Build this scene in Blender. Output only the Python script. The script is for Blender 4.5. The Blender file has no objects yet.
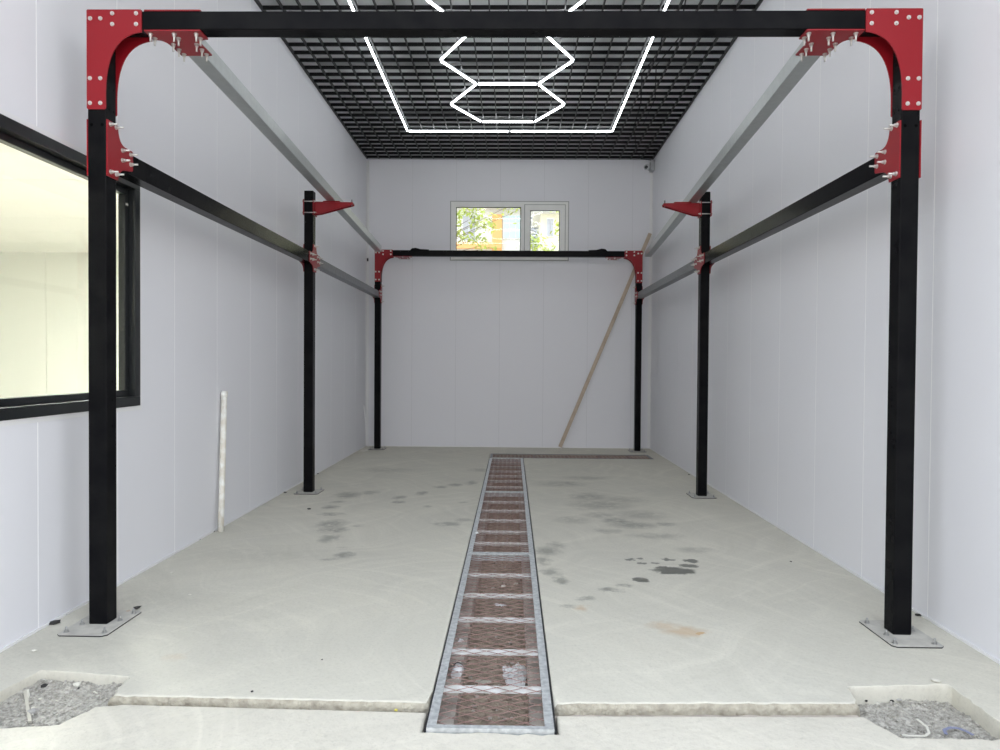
import bpy, bmesh, math, random
from mathutils import Vector, Matrix
from mathutils import noise as mnoise
random.seed(7)
SC=bpy.context.scene; COL=SC.collection
PI=math.pi
# ---------------------------------------------------------------- camera (solved from the photograph)
H=1.41; F=703.0; PT=0.01601; YW=0.01687; RL=0.00702
def ray(u,v):
    a,b=u-500,v-375
    U=a*math.cos(RL)+b*math.sin(RL); V=-a*math.sin(RL)+b*math.cos(RL)
    X,Yc,Zc=U/F,1.0,-V/F
    Y=Yc*math.cos(PT)+Zc*math.sin(PT); z=-Yc*math.sin(PT)+Zc*math.cos(PT)
    return Vector((X*math.cos(YW)-Y*math.sin(YW), X*math.sin(YW)+Y*math.cos(YW), z))
def on(ax,val,u,v):
    d=ray(u,v); o=Vector((0,0,H)); t=(val-o[ax])/d[ax]; return o+d*t
fw=ray(500,375).normalized(); rt=(ray(501,375)-ray(500,375)).normalized(); up=rt.cross(fw).normalized()
cam=bpy.data.cameras.new('camera'); co=bpy.data.objects.new('camera',cam); COL.objects.link(co)
co.matrix_world=Matrix(((rt.x,up.x,-fw.x,0),(rt.y,up.y,-fw.y,0),(rt.z,up.z,-fw.z,H),(0,0,0,1)))
cam.sensor_width=36; cam.lens=F*36/1000; cam.clip_start=.05; cam.clip_end=300
SC.camera=co

# ---------------------------------------------------------------- materials
def mat(name,col,rough=.5,metal=0,spec=.5,bump=None,var=None,coat=0,emit=None):
    m=bpy.data.materials.new(name); m.use_nodes=True; nt=m.node_tree; b=nt.nodes['Principled BSDF']
    b.inputs['Base Color'].default_value=(*col,1); b.inputs['Roughness'].default_value=rough
    b.inputs['Metallic'].default_value=metal; b.inputs['Specular IOR Level'].default_value=spec
    b.inputs['Coat Weight'].default_value=coat
    if emit: b.inputs['Emission Color'].default_value=(*emit[0],1); b.inputs['Emission Strength'].default_value=emit[1]
    geo=nt.nodes.new('ShaderNodeNewGeometry')
    if var:                                # (scale, amount, other colour, contrast)
        sc,amt,c2,k=var
        n=nt.nodes.new('ShaderNodeTexNoise'); n.inputs['Scale'].default_value=sc; n.inputs['Detail'].default_value=6
        nt.links.new(geo.outputs['Position'],n.inputs['Vector'])
        r=nt.nodes.new('ShaderNodeMapRange'); r.inputs['From Min'].default_value=.5-.5/k; r.inputs['From Max'].default_value=.5+.5/k
        r.inputs['To Max'].default_value=amt
        nt.links.new(n.outputs['Fac'],r.inputs['Value'])
        mx=nt.nodes.new('ShaderNodeMix'); mx.data_type='RGBA'; mx.inputs['A'].default_value=(*col,1); mx.inputs['B'].default_value=(*c2,1)
        nt.links.new(r.outputs[0],mx.inputs['Factor']); nt.links.new(mx.outputs['Result'],b.inputs['Base Color'])
    if bump:                               # (scale, strength, distance)
        n=nt.nodes.new('ShaderNodeTexNoise'); n.inputs['Scale'].default_value=bump[0]; n.inputs['Detail'].default_value=5
        nt.links.new(geo.outputs['Position'],n.inputs['Vector'])
        bp=nt.nodes.new('ShaderNodeBump'); bp.inputs['Strength'].default_value=bump[1]; bp.inputs['Distance'].default_value=bump[2]
        nt.links.new(n.outputs['Fac'],bp.inputs['Height']); nt.links.new(bp.outputs[0],b.inputs['Normal'])
    return m
M={}
M['panel']=mat('white_panel',(.79,.79,.82),.42,spec=.35,bump=(6,.06,.01),var=(.9,.25,(.76,.765,.795),2))
M['seam']=mat('panel_joint',(.62,.62,.64),.7)
M['joint_light']=mat('joint_edge_light',(.98,.98,.98),.5)  # light caught by the panel edges, put into the joint colour
M['trim']=mat('white_trim',(.80,.80,.80),.45)
M['black']=mat('black_paint',(.006,.006,.007),.15,spec=.035,bump=(9,.10,.012),var=(9,.6,(.012,.012,.012),3.5))
M['hole']=mat('bolt_hole_black',(.001,.001,.001),1,spec=0)
M['red']=mat('red_paint',(.255,.007,.013),.36,spec=.3,bump=(18,.04,.003))
M['redk']=mat('red_edge',(.30,.008,.014),.45)
M['galv']=mat('galvanised_steel',(.70,.72,.72),.42,metal=.5,var=(38,.9,(.46,.48,.49),3.5),bump=(60,.05,.002))
M['railg']=mat('galvanised_rail',(.52,.545,.535),.36,metal=.75,var=(22,.6,(.42,.44,.43),2.2),bump=(60,.05,.002))
M['galvd']=mat('dark_galvanised_steel',(.23,.235,.24),.42,metal=.75,var=(25,.8,(.16,.165,.17),2.5))
M['galvl']=mat('galvanised_flat_bar',(.82,.83,.82),.5,metal=.1,var=(18,.9,(.60,.59,.55),3))
M['zinc']=mat('zinc_bolt',(.66,.645,.61),.33,metal=.85)
M['anchor']=mat('grey_anchor',(.40,.40,.39),.4,metal=.8)
M['plate']=mat('dusty_steel_plate',(.60,.58,.52),.85,metal=0,var=(14,.8,(.42,.405,.37),3),bump=(60,.2,.004))
M['alu']=mat('black_aluminium',(.012,.014,.015),.33,spec=.5)
M['pvcw']=mat('white_window_frame',(.86,.86,.83),.35,var=(5,.4,(.76,.76,.73),3))
M['gap']=mat('grey_sealant',(.40,.40,.39),.8)
M['pipe']=mat('white_plastic_pipe',(.93,.93,.87),.35,var=(14,.7,(.70,.64,.52),5))
M['wood']=mat('pale_pine',(.56,.46,.36),.7,var=(12,.7,(.44,.35,.27),3))
M['dirt']=mat('brown_dirt',(.50,.41,.32),.95,spec=.1,var=(22,1,(.27,.22,.18),2.5),bump=(50,.8,.02))
M['ledge']=mat('trench_concrete',(.55,.49,.43),.9,var=(14,1,(.38,.33,.29),3),bump=(40,.6,.01))
M['rust']=mat('rusty_mesh',(.40,.25,.22),.75,metal=.1,var=(30,.8,(.25,.15,.135),3))
M['gravel']=mat('gravel',(.56,.535,.48),.95,spec=.1,var=(60,1,(.33,.315,.28),3.5),bump=(90,.8,.01))
M['stone']=mat('pale_stone',(.50,.49,.46),.9,var=(30,1,(.33,.32,.30),3))
M['plastic']=mat('white_plastic_film',(.82,.82,.82),.35)
M['grid']=mat('black_ceiling_grid',(.008,.008,.009),.35,spec=.3)
M['slab']=mat('grey_soffit',(.80,.82,.82),.8,var=(2.5,.8,(.60,.62,.62),3))
M['led']=mat('led_diffuser',(.9,.9,.9),.5,emit=((.93,.97,1.0),10.0))
M['ledh']=mat('led_housing',(.45,.46,.47),.4,metal=.5)
M['cream']=mat('cream_panel',(.86,.865,.815),.6)
M['lamp']=mat('fill_panel_glow',(.9,.9,.9),.5,emit=((.98,1.0,.95),235.0))  # glow of the added fill panels
M['camgrey']=mat('grey_camera_shell',(.42,.43,.44),.35,metal=.3)
M['lens']=mat('lens_black',(.01,.01,.012),.1)
M['cable']=mat('black_cable_and_gap_shade',(.015,.015,.018),.5)
M['dark']=mat('dark_scrap_and_plate_shade',(.03,.028,.026),.8)
M['blue']=mat('blue_plastic',(.25,.27,.40),.45)
M['paper']=mat('paper_scrap',(.72,.70,.62),.8)
M['straw']=mat('pale_splinter',(.55,.52,.44),.8)
M['yellow']=mat('yellow_scrap',(.7,.62,.12),.6)
M['leaf']=mat('leaf_green',(.62,.68,.12),.6,var=(3,1,(.26,.34,.06),2.5))
M['bark']=mat('bark',(.16,.11,.07),.9)
M['render']=mat('white_render',(.82,.81,.76),.9)
M['ochre']=mat('yellow_render',(.86,.82,.64),.9)
M['orange']=mat('orange_cladding',(.90,.50,.20),.8)
M['teal']=mat('pale_teal_window',(.60,.76,.78),.3)
M['greyw']=mat('grey_shutter',(.50,.51,.55),.6)
M['ground']=mat('pale_paving',(.56,.50,.46),.9,var=(2,.6,(.48,.43,.40),2))
M['roofm']=mat('roof_steel',(.35,.36,.37),.7)

def glass(name,tint=(1,1,1)):
    m=bpy.data.materials.new(name); m.use_nodes=True; nt=m.node_tree; nt.nodes.remove(nt.nodes['Principled BSDF'])
    o=nt.nodes['Material Output']; t=nt.nodes.new('ShaderNodeBsdfTransparent'); t.inputs[0].default_value=(*tint,1)
    g=nt.nodes.new('ShaderNodeBsdfGlossy'); g.inputs['Roughness'].default_value=.02
    lw=nt.nodes.new('ShaderNodeLayerWeight'); lw.inputs[0].default_value=.5; fr=nt.nodes.new('ShaderNodeMapRange'); pw=nt.nodes.new('ShaderNodeMath'); pw.operation='POWER'; pw.inputs[1].default_value=4; nt.links.new(lw.outputs['Facing'],pw.inputs[0]); nt.links.new(pw.outputs[0],fr.inputs['Value']); fr.inputs['To Min'].default_value=.03; fr.inputs['To Max'].default_value=.5
    mx=nt.nodes.new('ShaderNodeMixShader')
    nt.links.new(fr.outputs[0],mx.inputs[0]); nt.links.new(t.outputs[0],mx.inputs[1]); nt.links.new(g.outputs[0],mx.inputs[2]); nt.links.new(mx.outputs[0],o.inputs[0])
    return m
M['glass']=glass('window_glass',(.95,.97,.95))

# concrete: trowel swirls, dusty patches and the damp stains, each stain where it lies on the floor
def concrete(name,base,alt,stains=(),rust=(),brush=.5,bumpd=.006,coarse=.5):
    m=bpy.data.materials.new(name); m.use_nodes=True; nt=m.node_tree; L=nt.links.new; N=nt.nodes.new
    b=nt.nodes['Principled BSDF']; b.inputs['Specular IOR Level'].default_value=.3
    geo=N('ShaderNodeNewGeometry')
    def noise(scale,detail=5,rough=.55,vec=None,dist=0):
        n=N('ShaderNodeTexNoise'); n.inputs['Scale'].default_value=scale; n.inputs['Detail'].default_value=detail
        n.inputs['Roughness'].default_value=rough; n.inputs['Distortion'].default_value=dist
        L(vec if vec else geo.outputs['Position'],n.inputs['Vector']); return n
    def rng(src,a,b2,c=0,d=1):
        r=N('ShaderNodeMapRange'); r.inputs['From Min'].default_value=a; r.inputs['From Max'].default_value=b2
        r.inputs['To Min'].default_value=c; r.inputs['To Max'].default_value=d; L(src,r.inputs['Value']); return r.outputs[0]
    def mix(fac,A,B):
        x=N('ShaderNodeMix'); x.data_type='RGBA'
        if isinstance(fac,float): x.inputs['Factor'].default_value=fac
        else: L(fac,x.inputs['Factor'])
        for k,v in (('A',A),('B',B)):
            if isinstance(v,tuple): x.inputs[k].default_value=(*v,1)
            else: L(v,x.inputs[k])
        return x.outputs['Result']
    n1=noise(1.1,4); col=mix(rng(n1.outputs['Fac'],.3,.7),base,alt)
    # trowel strokes: noise stretched along two crossing diagonals
    wv=noise(.55,2); ws=N('ShaderNodeVectorMath'); ws.operation='SCALE'; ws.inputs['Scale'].default_value=1.6; L(wv.outputs['Color'],ws.inputs[0])
    wa=N('ShaderNodeVectorMath'); L(geo.outputs['Position'],wa.inputs[0]); L(ws.outputs[0],wa.inputs[1])
    for ang,sc in ((.9,(1.1,13,1)),(-.7,(.9,10,1))):
        ro=N('ShaderNodeVectorRotate'); ro.rotation_type='Z_AXIS'; ro.inputs['Angle'].default_value=ang; L(wa.outputs[0],ro.inputs['Vector'])
        mp=N('ShaderNodeVectorMath'); mp.operation='MULTIPLY'; mp.inputs[1].default_value=sc; L(ro.outputs[0],mp.inputs[0])
        s=noise(1.0,5,.6,mp.outputs[0],.35)
        col=mix(rng(s.outputs['Fac'],.52,.80,0,brush),col,tuple(min(1,c*1.22) for c in base))
        col=mix(rng(s.outputs['Fac'],.46,.24,0,brush*.7),col,tuple(c*.80 for c in base))
    n2=noise(60,3,.7); col=mix(rng(n2.outputs['Fac'],.5,.9,0,coarse),col,tuple(c*.6 for c in base))
    wet=None
    if stains or rust:
        wn=noise(11,6,.65); sub=N('ShaderNodeVectorMath'); sub.operation='SUBTRACT'; sub.inputs[1].default_value=(.5,.5,.5)
        L(wn.outputs['Color'],sub.inputs[0]); scl=N('ShaderNodeVectorMath'); scl.operation='SCALE'; scl.inputs['Scale'].default_value=.17
        L(sub.outputs[0],scl.inputs[0]); add=N('ShaderNodeVectorMath'); L(geo.outputs['Position'],add.inputs[0]); L(scl.outputs[0],add.inputs[1])
        flat=N('ShaderNodeVectorMath'); flat.operation='MULTIPLY'; flat.inputs[1].default_value=(1,1,0); L(add.outputs[0],flat.inputs[0])
        def blobs(lst):
            out=None
            for (cx,cy,rx,ry,a) in lst:
                s=N('ShaderNodeVectorMath'); s.operation='SUBTRACT'; s.inputs[1].default_value=(cx,cy,0); L(flat.outputs[0],s.inputs[0])
                t=N('ShaderNodeVectorMath'); t.operation='MULTIPLY'; t.inputs[1].default_value=(1/rx,1/ry,0); L(s.outputs[0],t.inputs[0])
                ln=N('ShaderNodeVectorMath'); ln.operation='LENGTH'; L(t.outputs[0],ln.inputs[0])
                r=rng(ln.outputs['Value'],1.15,.8,0,a) if a>.6 else rng(ln.outputs['Value'],1.5,.45,0,min(.8,a*1.5))
                if out is None: out=r
                else:
                    mxx=N('ShaderNodeMath'); mxx.operation='MAXIMUM'; L(out,mxx.inputs[0]); L(r,mxx.inputs[1]); out=mxx.outputs[0]
            return out
        if stains:
            strong=blobs([q for q in stains if q[4]>.6]); weak=blobs([q for q in stains if q[4]<=.6])
            pn=noise(9,6,.7); brk=N('ShaderNodeMath'); brk.operation='MULTIPLY'; L(weak,brk.inputs[0]); L(rng(pn.outputs['Fac'],.36,.52,.15,1),brk.inputs[1])
            mw=N('ShaderNodeMath'); mw.operation='MAXIMUM'; L(strong,mw.inputs[0]); L(brk.outputs[0],mw.inputs[1]); wet=mw.outputs[0]
            col=mix(wet,col,tuple(c*f for c,f in zip(base,(.22,.23,.23))))
        if rust: col=mix(blobs(rust),col,(.52,.31,.12))
    L(col,b.inputs['Base Color'])
    b.inputs['Roughness'].default_value=.82
    if wet is not None: L(rng(wet,.3,1,.82,.35),b.inputs['Roughness'])
    nb=noise(24,6,.6); bp=N('ShaderNodeBump'); bp.inputs['Strength'].default_value=.45; bp.inputs['Distance'].default_value=bumpd
    L(nb.outputs['Fac'],bp.inputs['Height']); L(bp.outputs[0],b.inputs['Normal'])
    return m
def st(u,v,ru,rv,a):                       # a stain seen at (u,v) with half sizes in the photo -> floor coordinates
    p=on(2,0,u,v); q=on(2,0,u+ru,v); r=on(2,0,u,v-rv)
    return (p.x,p.y,max(.03,q.x-p.x),max(.03,r.y-p.y),a)
WET=[(674,571,20,3.2,.95),(688,566,9,1.8,.85),(663,567.5,7,1.5,.9),(690,561,9,1.4,.9),(669,559.5,6,1.3,.85),(640,580,9,2.4,.9),
     (630,559.5,5,1.4,.9),(640,558.5,3.5,.9,.8),(640,563,3.5,.9,.8),(655,563,3,.8,.7),
     (611,589.5,10,1.8,.45),(623,585,7,1.5,.35),(586,599,9,1.5,.35),(568,606,6,1.3,.3),
     (547,551,11,4,.38),(543,561,7,3.5,.35),(551,572,9,3.5,.35),(561,580,7,3,.42),(556,545,8,2.5,.3),
     (618,521,12,3,.42),(634,525,20,3,.36),(590,497,16,3.5,.3),(600,505,26,4,.30),(560,484,22,2.5,.22),(570,483.5,7,1.6,.34),
     (608,531,12,2,.28),(655,536,24,2.5,.22),(640,515,22,4,.22),(572,520,16,3,.2),(695,550,16,2.5,.22),(620,500,22,3,.2),
     (600,515,14,2.5,.22),(585,478,20,1.6,.2),(665,524,10,1.6,.3),
     (332,524,13,3.5,.40),(334,530,11,2.5,.42),(330,538,9,3.5,.36),(344,555,8,3,.42),(331,514,10,1.5,.42),(331,507,7,1.5,.45),
     (348,495,12,2.8,.34),(370,492.5,7,2,.32),(399,497.5,6,1.5,.42),(398,502,6,1.3,.42),(422,493,5,1.8,.36),(440,487,6,1,.34),
     (455,485,6,1.4,.34),(471,483,5,2,.34),(448,524,14,1.6,.34),(330,559,8,1.5,.3),(342,548,6,1.2,.3),(358,526,5,1,.25),
     (465,520,9,1.5,.25),(338,502,6,1,.3),(428,506.5,4,.8,.25),(462,502.5,4,.8,.25),(385,470,22,2,.14),(480,470,10,1.5,.18),(70,648,60,14,.09),(150,600,60,12,.08),(255,556,70,9,.08),(285,555,30,3,.10),(760,600,60,12,.05)]
RUST=[(702,634,7,2,.75),(685,632,20,4,.30),(664,626,14,3,.22),(581,608,6,2.5,.28),(176,657,10,4,.10)]
M['floor']=concrete('screed_floor',(.655,.63,.54),(.60,.58,.505),[st(*s) for s in WET],[st(*s) for s in RUST],.42)
M['apron']=concrete('rough_apron',(.68,.645,.555),(.62,.59,.51),(),(),.45,.012,.5)
M['lip']=mat('broken_screed_edge',(.50,.465,.375),.95,spec=.1,var=(26,1,(.34,.31,.25),3),bump=(40,.9,.02))

# ---------------------------------------------------------------- mesh helpers
class MB:
    def __init__(s): s.bm=bmesh.new(); s.mi=0
    def _f(s,vs):
        try:
            f=s.bm.faces.new(vs); f.material_index=s.mi; return f
        except ValueError: return None
    def box(s,x0,x1,y0,y1,z0,z1):
        x0,x1=sorted((x0,x1)); y0,y1=sorted((y0,y1)); z0,z1=sorted((z0,z1))
        v=[s.bm.verts.new(p) for p in ((x0,y0,z0),(x1,y0,z0),(x1,y1,z0),(x0,y1,z0),(x0,y0,z1),(x1,y0,z1),(x1,y1,z1),(x0,y1,z1))]
        for f in ((0,3,2,1),(4,5,6,7),(0,1,5,4),(1,2,6,5),(2,3,7,6),(3,0,4,7)): s._f([v[i] for i in f])
        return s
    def prism(s,poly,ax,a,b):              # poly 2D in the two other axes (xyz order), extruded a..b along ax
        def P(p,t):
            q=list(p); q.insert(ax,t); return q
        A=[s.bm.verts.new(P(p,a)) for p in poly]; B=[s.bm.verts.new(P(p,b)) for p in poly]
        s._f(list(reversed(A))); s._f(B); n=len(poly)
        for i in range(n): s._f([A[i],A[(i+1)%n],B[(i+1)%n],B[i]])
        return s
    def bar(s,p0,p1,w,h,upv=(0,0,1)):      # rectangular bar between two points
        p0,p1=Vector(p0),Vector(p1); d=(p1-p0).normalized(); u=Vector(upv); sd=d.cross(u)
        if sd.length<1e-4: u=Vector((0,1,0)); sd=d.cross(u)
        sd.normalize(); u=sd.cross(d)
        A=[]
        for p in (p0,p1):
            A.append([s.bm.verts.new(p+sd*(i*w/2)+u*(j*h/2)) for i,j in ((-1,-1),(1,-1),(1,1),(-1,1))])
        s._f(list(reversed(A[0]))); s._f(A[1])
        for i in range(4): s._f([A[0][i],A[0][(i+1)%4],A[1][(i+1)%4],A[1][i]])
        return s
    def cyl(s,p0,p1,r0,r1=None,n=12,cap=True):
        r1=r0 if r1 is None else r1
        p0,p1=Vector(p0),Vector(p1); d=(p1-p0).normalized(); a=d.orthogonal().normalized(); c=d.cross(a)
        A=[[s.bm.verts.new(p+(a*math.cos(2*PI*i/n)+c*math.sin(2*PI*i/n))*r) for i in range(n)] for p,r in ((p0,r0),(p1,r1))]
        if cap: s._f(list(reversed(A[0]))); s._f(A[1])
        for i in range(n):
            f=s._f([A[0][i],A[0][(i+1)%n],A[1][(i+1)%n],A[1][i]])
            if f and n>8: f.smooth=True
        return s
    def tube(s,pts,r,n=8):
        pts=[Vector(p) for p in pts]; rings=[]
        ref=None
        for i,p in enumerate(pts):
            d=(pts[min(i+1,len(pts)-1)]-pts[max(i-1,0)]).normalized()
            a=d.orthogonal().normalized() if ref is None else (ref-d*ref.dot(d)).normalized(); ref=a; c=d.cross(a)
            rr=r[i] if isinstance(r,(list,tuple)) else r
            rings.append([s.bm.verts.new(p+(a*math.cos(2*PI*k/n)+c*math.sin(2*PI*k/n))*rr) for k in range(n)])
        for A,B in zip(rings,rings[1:]):
            for k in range(n):
                f=s._f([A[k],A[(k+1)%n],B[(k+1)%n],B[k]])
                if f: f.smooth=True
        s._f(list(reversed(rings[0]))); s._f(rings[-1]); return s
    def rock(s,c,r,seed=0,flat=.7):
        ret=bmesh.ops.create_icosphere(s.bm,subdivisions=1,radius=1)
        rnd=random.Random(seed); a=rnd.random()*6.28
        for v in ret['verts']:
            k=rnd.uniform(.7,1.15); x,y,z=v.co*k
            x*=1.15; z*=flat
            v.co=Vector((x*math.cos(a)-y*math.sin(a),x*math.sin(a)+y*math.cos(a),z))*r+Vector(c)
        for v in ret['verts']:
            for f in v.link_faces: f.material_index=s.mi
        return s
    def build(s,name,m,parent=None,bevel=0,segs=2,mesh_only=False,origin=None):
        me=bpy.data.meshes.new(name); bmesh.ops.recalc_face_normals(s.bm,faces=s.bm.faces)
        if origin is not None: bmesh.ops.translate(s.bm,verts=s.bm.verts,vec=-Vector(origin))
        s.bm.to_mesh(me); s.bm.free()
        for k in (m if isinstance(m,(list,tuple)) else [m]): me.materials.append(M[k])
        if mesh_only: return me
        o=bpy.data.objects.new(name,me); COL.objects.link(o)
        if origin is not None: o.location=origin
        if parent is not None: put(o,parent)
        if bevel:
            md=o.modifiers.new('edge','BEVEL'); md.width=bevel; md.segments=segs; md.limit_method='ANGLE'; md.angle_limit=math.radians(40)
            md.harden_normals=True
            for p in me.polygons: p.use_smooth=True
        return o
WPOS={}
def put(o,parent):                          # parent while staying where it was built
    w=Vector((0,0,0)); q=parent
    while q is not None: w+=q.location; q=q.parent
    o.parent=parent; o.location=o.location-w
def tag(o,label=None,cat=None,group=None,kind=None):
    if label: o['label']=label
    if cat: o['category']=cat
    if group: o['group']=group
    if kind: o['kind']=kind
    return o
def empty(name,loc,label,cat,group=None):
    o=bpy.data.objects.new(name,None); COL.objects.link(o); o.location=loc; o.empty_display_size=.1
    return tag(o,label,cat,group)
def struct(o,label=None): 
    o['kind']='structure'
    if label: o['label']=label
    return o
def inst(me,name,loc,rot,parent):           # another copy of a small part
    o=bpy.data.objects.new(name,me); COL.objects.link(o); o.location=loc; o.rotation_euler=rot; put(o,parent); return o

# ---------------------------------------------------------------- room numbers
XL,XR,D,ZC=-2.4645,2.3307,11.8406,4.8374
YO=2.0                                     # where the building opens to the outside
ZR=ZC+.42

def panel_wall(name,ax,pos,out,s0,s1,first,pitch,z0,z1,holes=(),m='panel',g=.008,sm='joint_light',sd=.0008):
    """insulated panels with open joints; ax = axis the wall faces, out = +1/-1 away from the room"""
    t=.10; b=MB()
    k=math.ceil((s0-first)/pitch); cuts=[s0]
    while first+k*pitch<s1:
        if first+k*pitch>s0+.02: cuts.append(first+k*pitch)
        k+=1
    cuts.append(s1)
    def bx(a,c,za,zb,d0,d1):
        if c-a<1e-4 or zb-za<1e-4: return
        p0,p1=pos+out*d0,pos+out*d1
        if ax==0: b.box(p0,p1,a,c,za,zb)
        else: b.box(a,c,p0,p1,za,zb)
    for a,c in zip(cuts,cuts[1:]):
        a2=a+(g/2 if a>s0 else 0); c2=c-(g/2 if c<s1 else 0)
        segs=[(a2,c2,[])]
        for (h0,h1,hz0,hz1) in holes:
            new=[]
            for (p,q,hs) in segs:
                if h1<=p or h0>=q: new.append((p,q,hs)); continue
                if p<h0: new.append((p,h0,hs))
                new.append((max(p,h0),min(q,h1),[(hz0,hz1)]))
                if h1<q: new.append((h1,q,hs))
            segs=new
        for p,q,hs in segs:
            if hs: bx(p,q,z0,hs[0][0],0,t); bx(p,q,hs[0][1],z1,0,t)
            else: bx(p,q,z0,z1,0,t)
    b.mi=1                                 # joint core; on the side walls painted as bright edge light
    for c in cuts[1:-1]:
        inside=[h for h in holes if h[0]<c<h[1]]
        rs=[(z0,inside[0][2]),(inside[0][3],z1)] if inside else [(z0,z1)]
        for za,zb in rs: bx(c-g/2,c+g/2,za,zb,sd,t-.002)
    return b.build(name,[m,sm])

WL=(2.35,4.60,1.117,2.590)                 # left window: y0,y1,z0,z1
WB=(-1.042,.924,3.153,4.125)               # rear window: x0,x1,z0,z1
struct(panel_wall('wall_left',0,XL,-1,YO,D+.10,3.611,.742,-.02,ZR,[WL]))
struct(panel_wall('wall_right',0,XR,1,YO,D+.10,3.945,.742,-.02,ZR))
struct(panel_wall('wall_back',1,D,1,XL,XR,-1.69,.738,-.02,ZR,[WB],'panel',.0045,'seam',.0035))
# base channels and corner trims
b=MB(); b.box(XL,XL+.010,YO,D,0.0005,.014); struct(b.build('baseboard_left','trim'))
b=MB(); b.box(XR-.010,XR,YO,D,0.0005,.014); struct(b.build('baseboard_right','trim'))
b=MB(); b.box(XL+.011,XR-.011,D-.010,D,0.0005,.014); struct(b.build('baseboard_back','trim'))
b=MB(); b.box(XL+.0005,XL+.045,D-.006,D-.0005,.03,ZC-.03); b.box(XL+.0005,XL+.006,D-.045,D-.006,.03,ZC-.03); struct(b.build('trim_1','trim'))
b=MB(); b.box(XR-.045,XR-.0005,D-.006,D-.0005,.03,ZC-.03); b.box(XR-.006,XR-.0005,D-.045,D-.006,.03,ZC-.03); struct(b.build('trim_2','trim'))
b=MB(); b.box(XL,XL+.02,YO,D-.02,ZC-.006,ZC+.030); struct(b.build('trim_3','grid'))
b=MB(); b.box(XR-.02,XR,YO,D-.02,ZC-.006,ZC+.030); struct(b.build('trim_4','grid'))
b=MB(); b.box(XL+.02,XR-.02,D-.02,D,ZC-.006,ZC+.030); struct(b.build('trim_5','ledh'))

# ceiling: soffit above an open cell grid
b=MB(); b.box(XL-.1,XR+.1,YO,D+.1,ZR,ZR+.12)
ceil=struct(b.build('ceiling','slab'))
b=MB()
x=-.060-.1828*12
bars=[]
while x<XR-.03:
    if x>XL+.03: b.box(x-.006,x+.006,YO,D-.02,ZC-.004,ZC+.034)
    x+=.1828
y=7.635-.1965*28
while y<D-.03:
    if y>YO+.02: b.box(XL,XR,y-.006,y+.006,ZC-.004,ZC+.036)
    y+=.1965
struct(b.build('ceiling_grid','grid',ceil))
b=MB()
for k in range(5):                         # purlins over the grid
    yy=3.2+k*1.9; b.box(XL,XR,yy,yy+.05,ZR-.07,ZR)
struct(b.build('purlins','roofm',ceil))

# ---------------------------------------------------------------- floor
def dens(pts,step,jit,seed,jagged):
    """outline with broken edges: edges listed in jagged get extra jittered points"""
    rnd=random.Random(seed); out=[]
    n=len(pts)
    for i,p in enumerate(pts):
        q=pts[(i+1)%n]; out.append(p)
        if i in jagged:
            d=math.dist(p,q); k=max(1,int(d/step))
            for j in range(1,k):
                t=j/k; off=rnd.uniform(-1,1)*jit*(1.8 if rnd.random()<.12 else .7)
                nx,ny=-(q[1]-p[1])/d,(q[0]-p[0])/d
                out.append((p[0]+(q[0]-p[0])*t+nx*off,p[1]+(q[1]-p[1])*t+ny*off))
    return out
TX0,TX1=-.331,.184
slab=[(XL,YO-.6),(-2.165,YO-.6),(-2.168,2.94),(-2.135,3.146),(-1.695,3.092),(-1.688,2.905),(TX0,2.882),(TX0,3.0),(TX0,11.0),(2.14,11.0),(2.14,10.52),
      (TX1,10.52),(TX1,3.0),(TX1,2.892),(1.462,2.934),(1.487,3.096),(1.947,3.135),(1.965,YO-.6),(XR,YO-.6),(XR,D),(XL,D)]
o2=dens(slab,.035,.005,3,{1,2,3,4,5,13,14,15,16})
def soft_slab(poly,ztop,zbot,rounds,name,m,wide=lambda p:1):
    b=MB(); bm=b.bm; n=len(poly)
    # rounded lip: inset rings on the jittered outline
    def inset(d):
        out=[]
        for i in range(n):
            p0,p,p1=Vector(poly[i-1]),Vector(poly[i]),Vector(poly[(i+1)%n])
            e0=(p-p0).normalized(); e1=(p1-p).normalized()
            n0=Vector((-e0.y,e0.x)); n1=Vector((-e1.y,e1.x)); nn=(n0+n1)
            if nn.length<1e-3: nn=n0
            nn.normalize(); k=1/max(.5,nn.dot(n1))
            out.append(p+nn*d*k*wide(p))
        return out
    rnd=random.Random(5); rings=[]
    for d,z in [(r0,ztop-r1) for r0,r1 in rounds]+[(0,zbot)]:
        pts=inset(d); rings.append([bm.verts.new((q.x,q.y,z)) for q in pts])
    b._f(rings[0])
    for A,B in zip(rings,rings[1:]):
        for i in range(n):
            f=b._f([A[i],B[i],B[(i+1)%n],A[(i+1)%n]])
            if f:
                f.smooth=True
                if len(m)==2 and wide(Vector(poly[i]))==1 and A is not rings[0]: f.material_index=1
    return b.build(name,m)
def lip(p):                                # the broken front edge is worn wide, all other edges stay crisp
    return 1 if (2.85<p.y<2.97 and (p.x<TX0+.001 or p.x>TX1-.001) and -1.69<p.x<1.47) else .10
fl=struct(soft_slab(o2,0,-.32,((.024,0),(.015,.004),(.004,.014),(.000,.028),(0,.05)),'floor',['floor','lip'],lip))
ap=[(-2.165,-3.5),(1.965,-3.5),(1.965,2.700),(1.505,2.700),(1.46,2.80),(1.44,2.858),(TX1+.004,2.826),(TX1+.004,2.684),(TX0-.004,2.684),(TX0-.004,2.838),(-1.60,2.866),(-1.705,2.84),(-1.76,2.700),(-1.97,2.664),(-2.165,2.67)]
o3=dens(ap,.03,.006,9,{2,3,4,7,10,11,12,13})
struct(soft_slab(o3,-.010,-.32,((.012,0),(.004,.003),(0,.012)),'apron','apron'))

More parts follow.
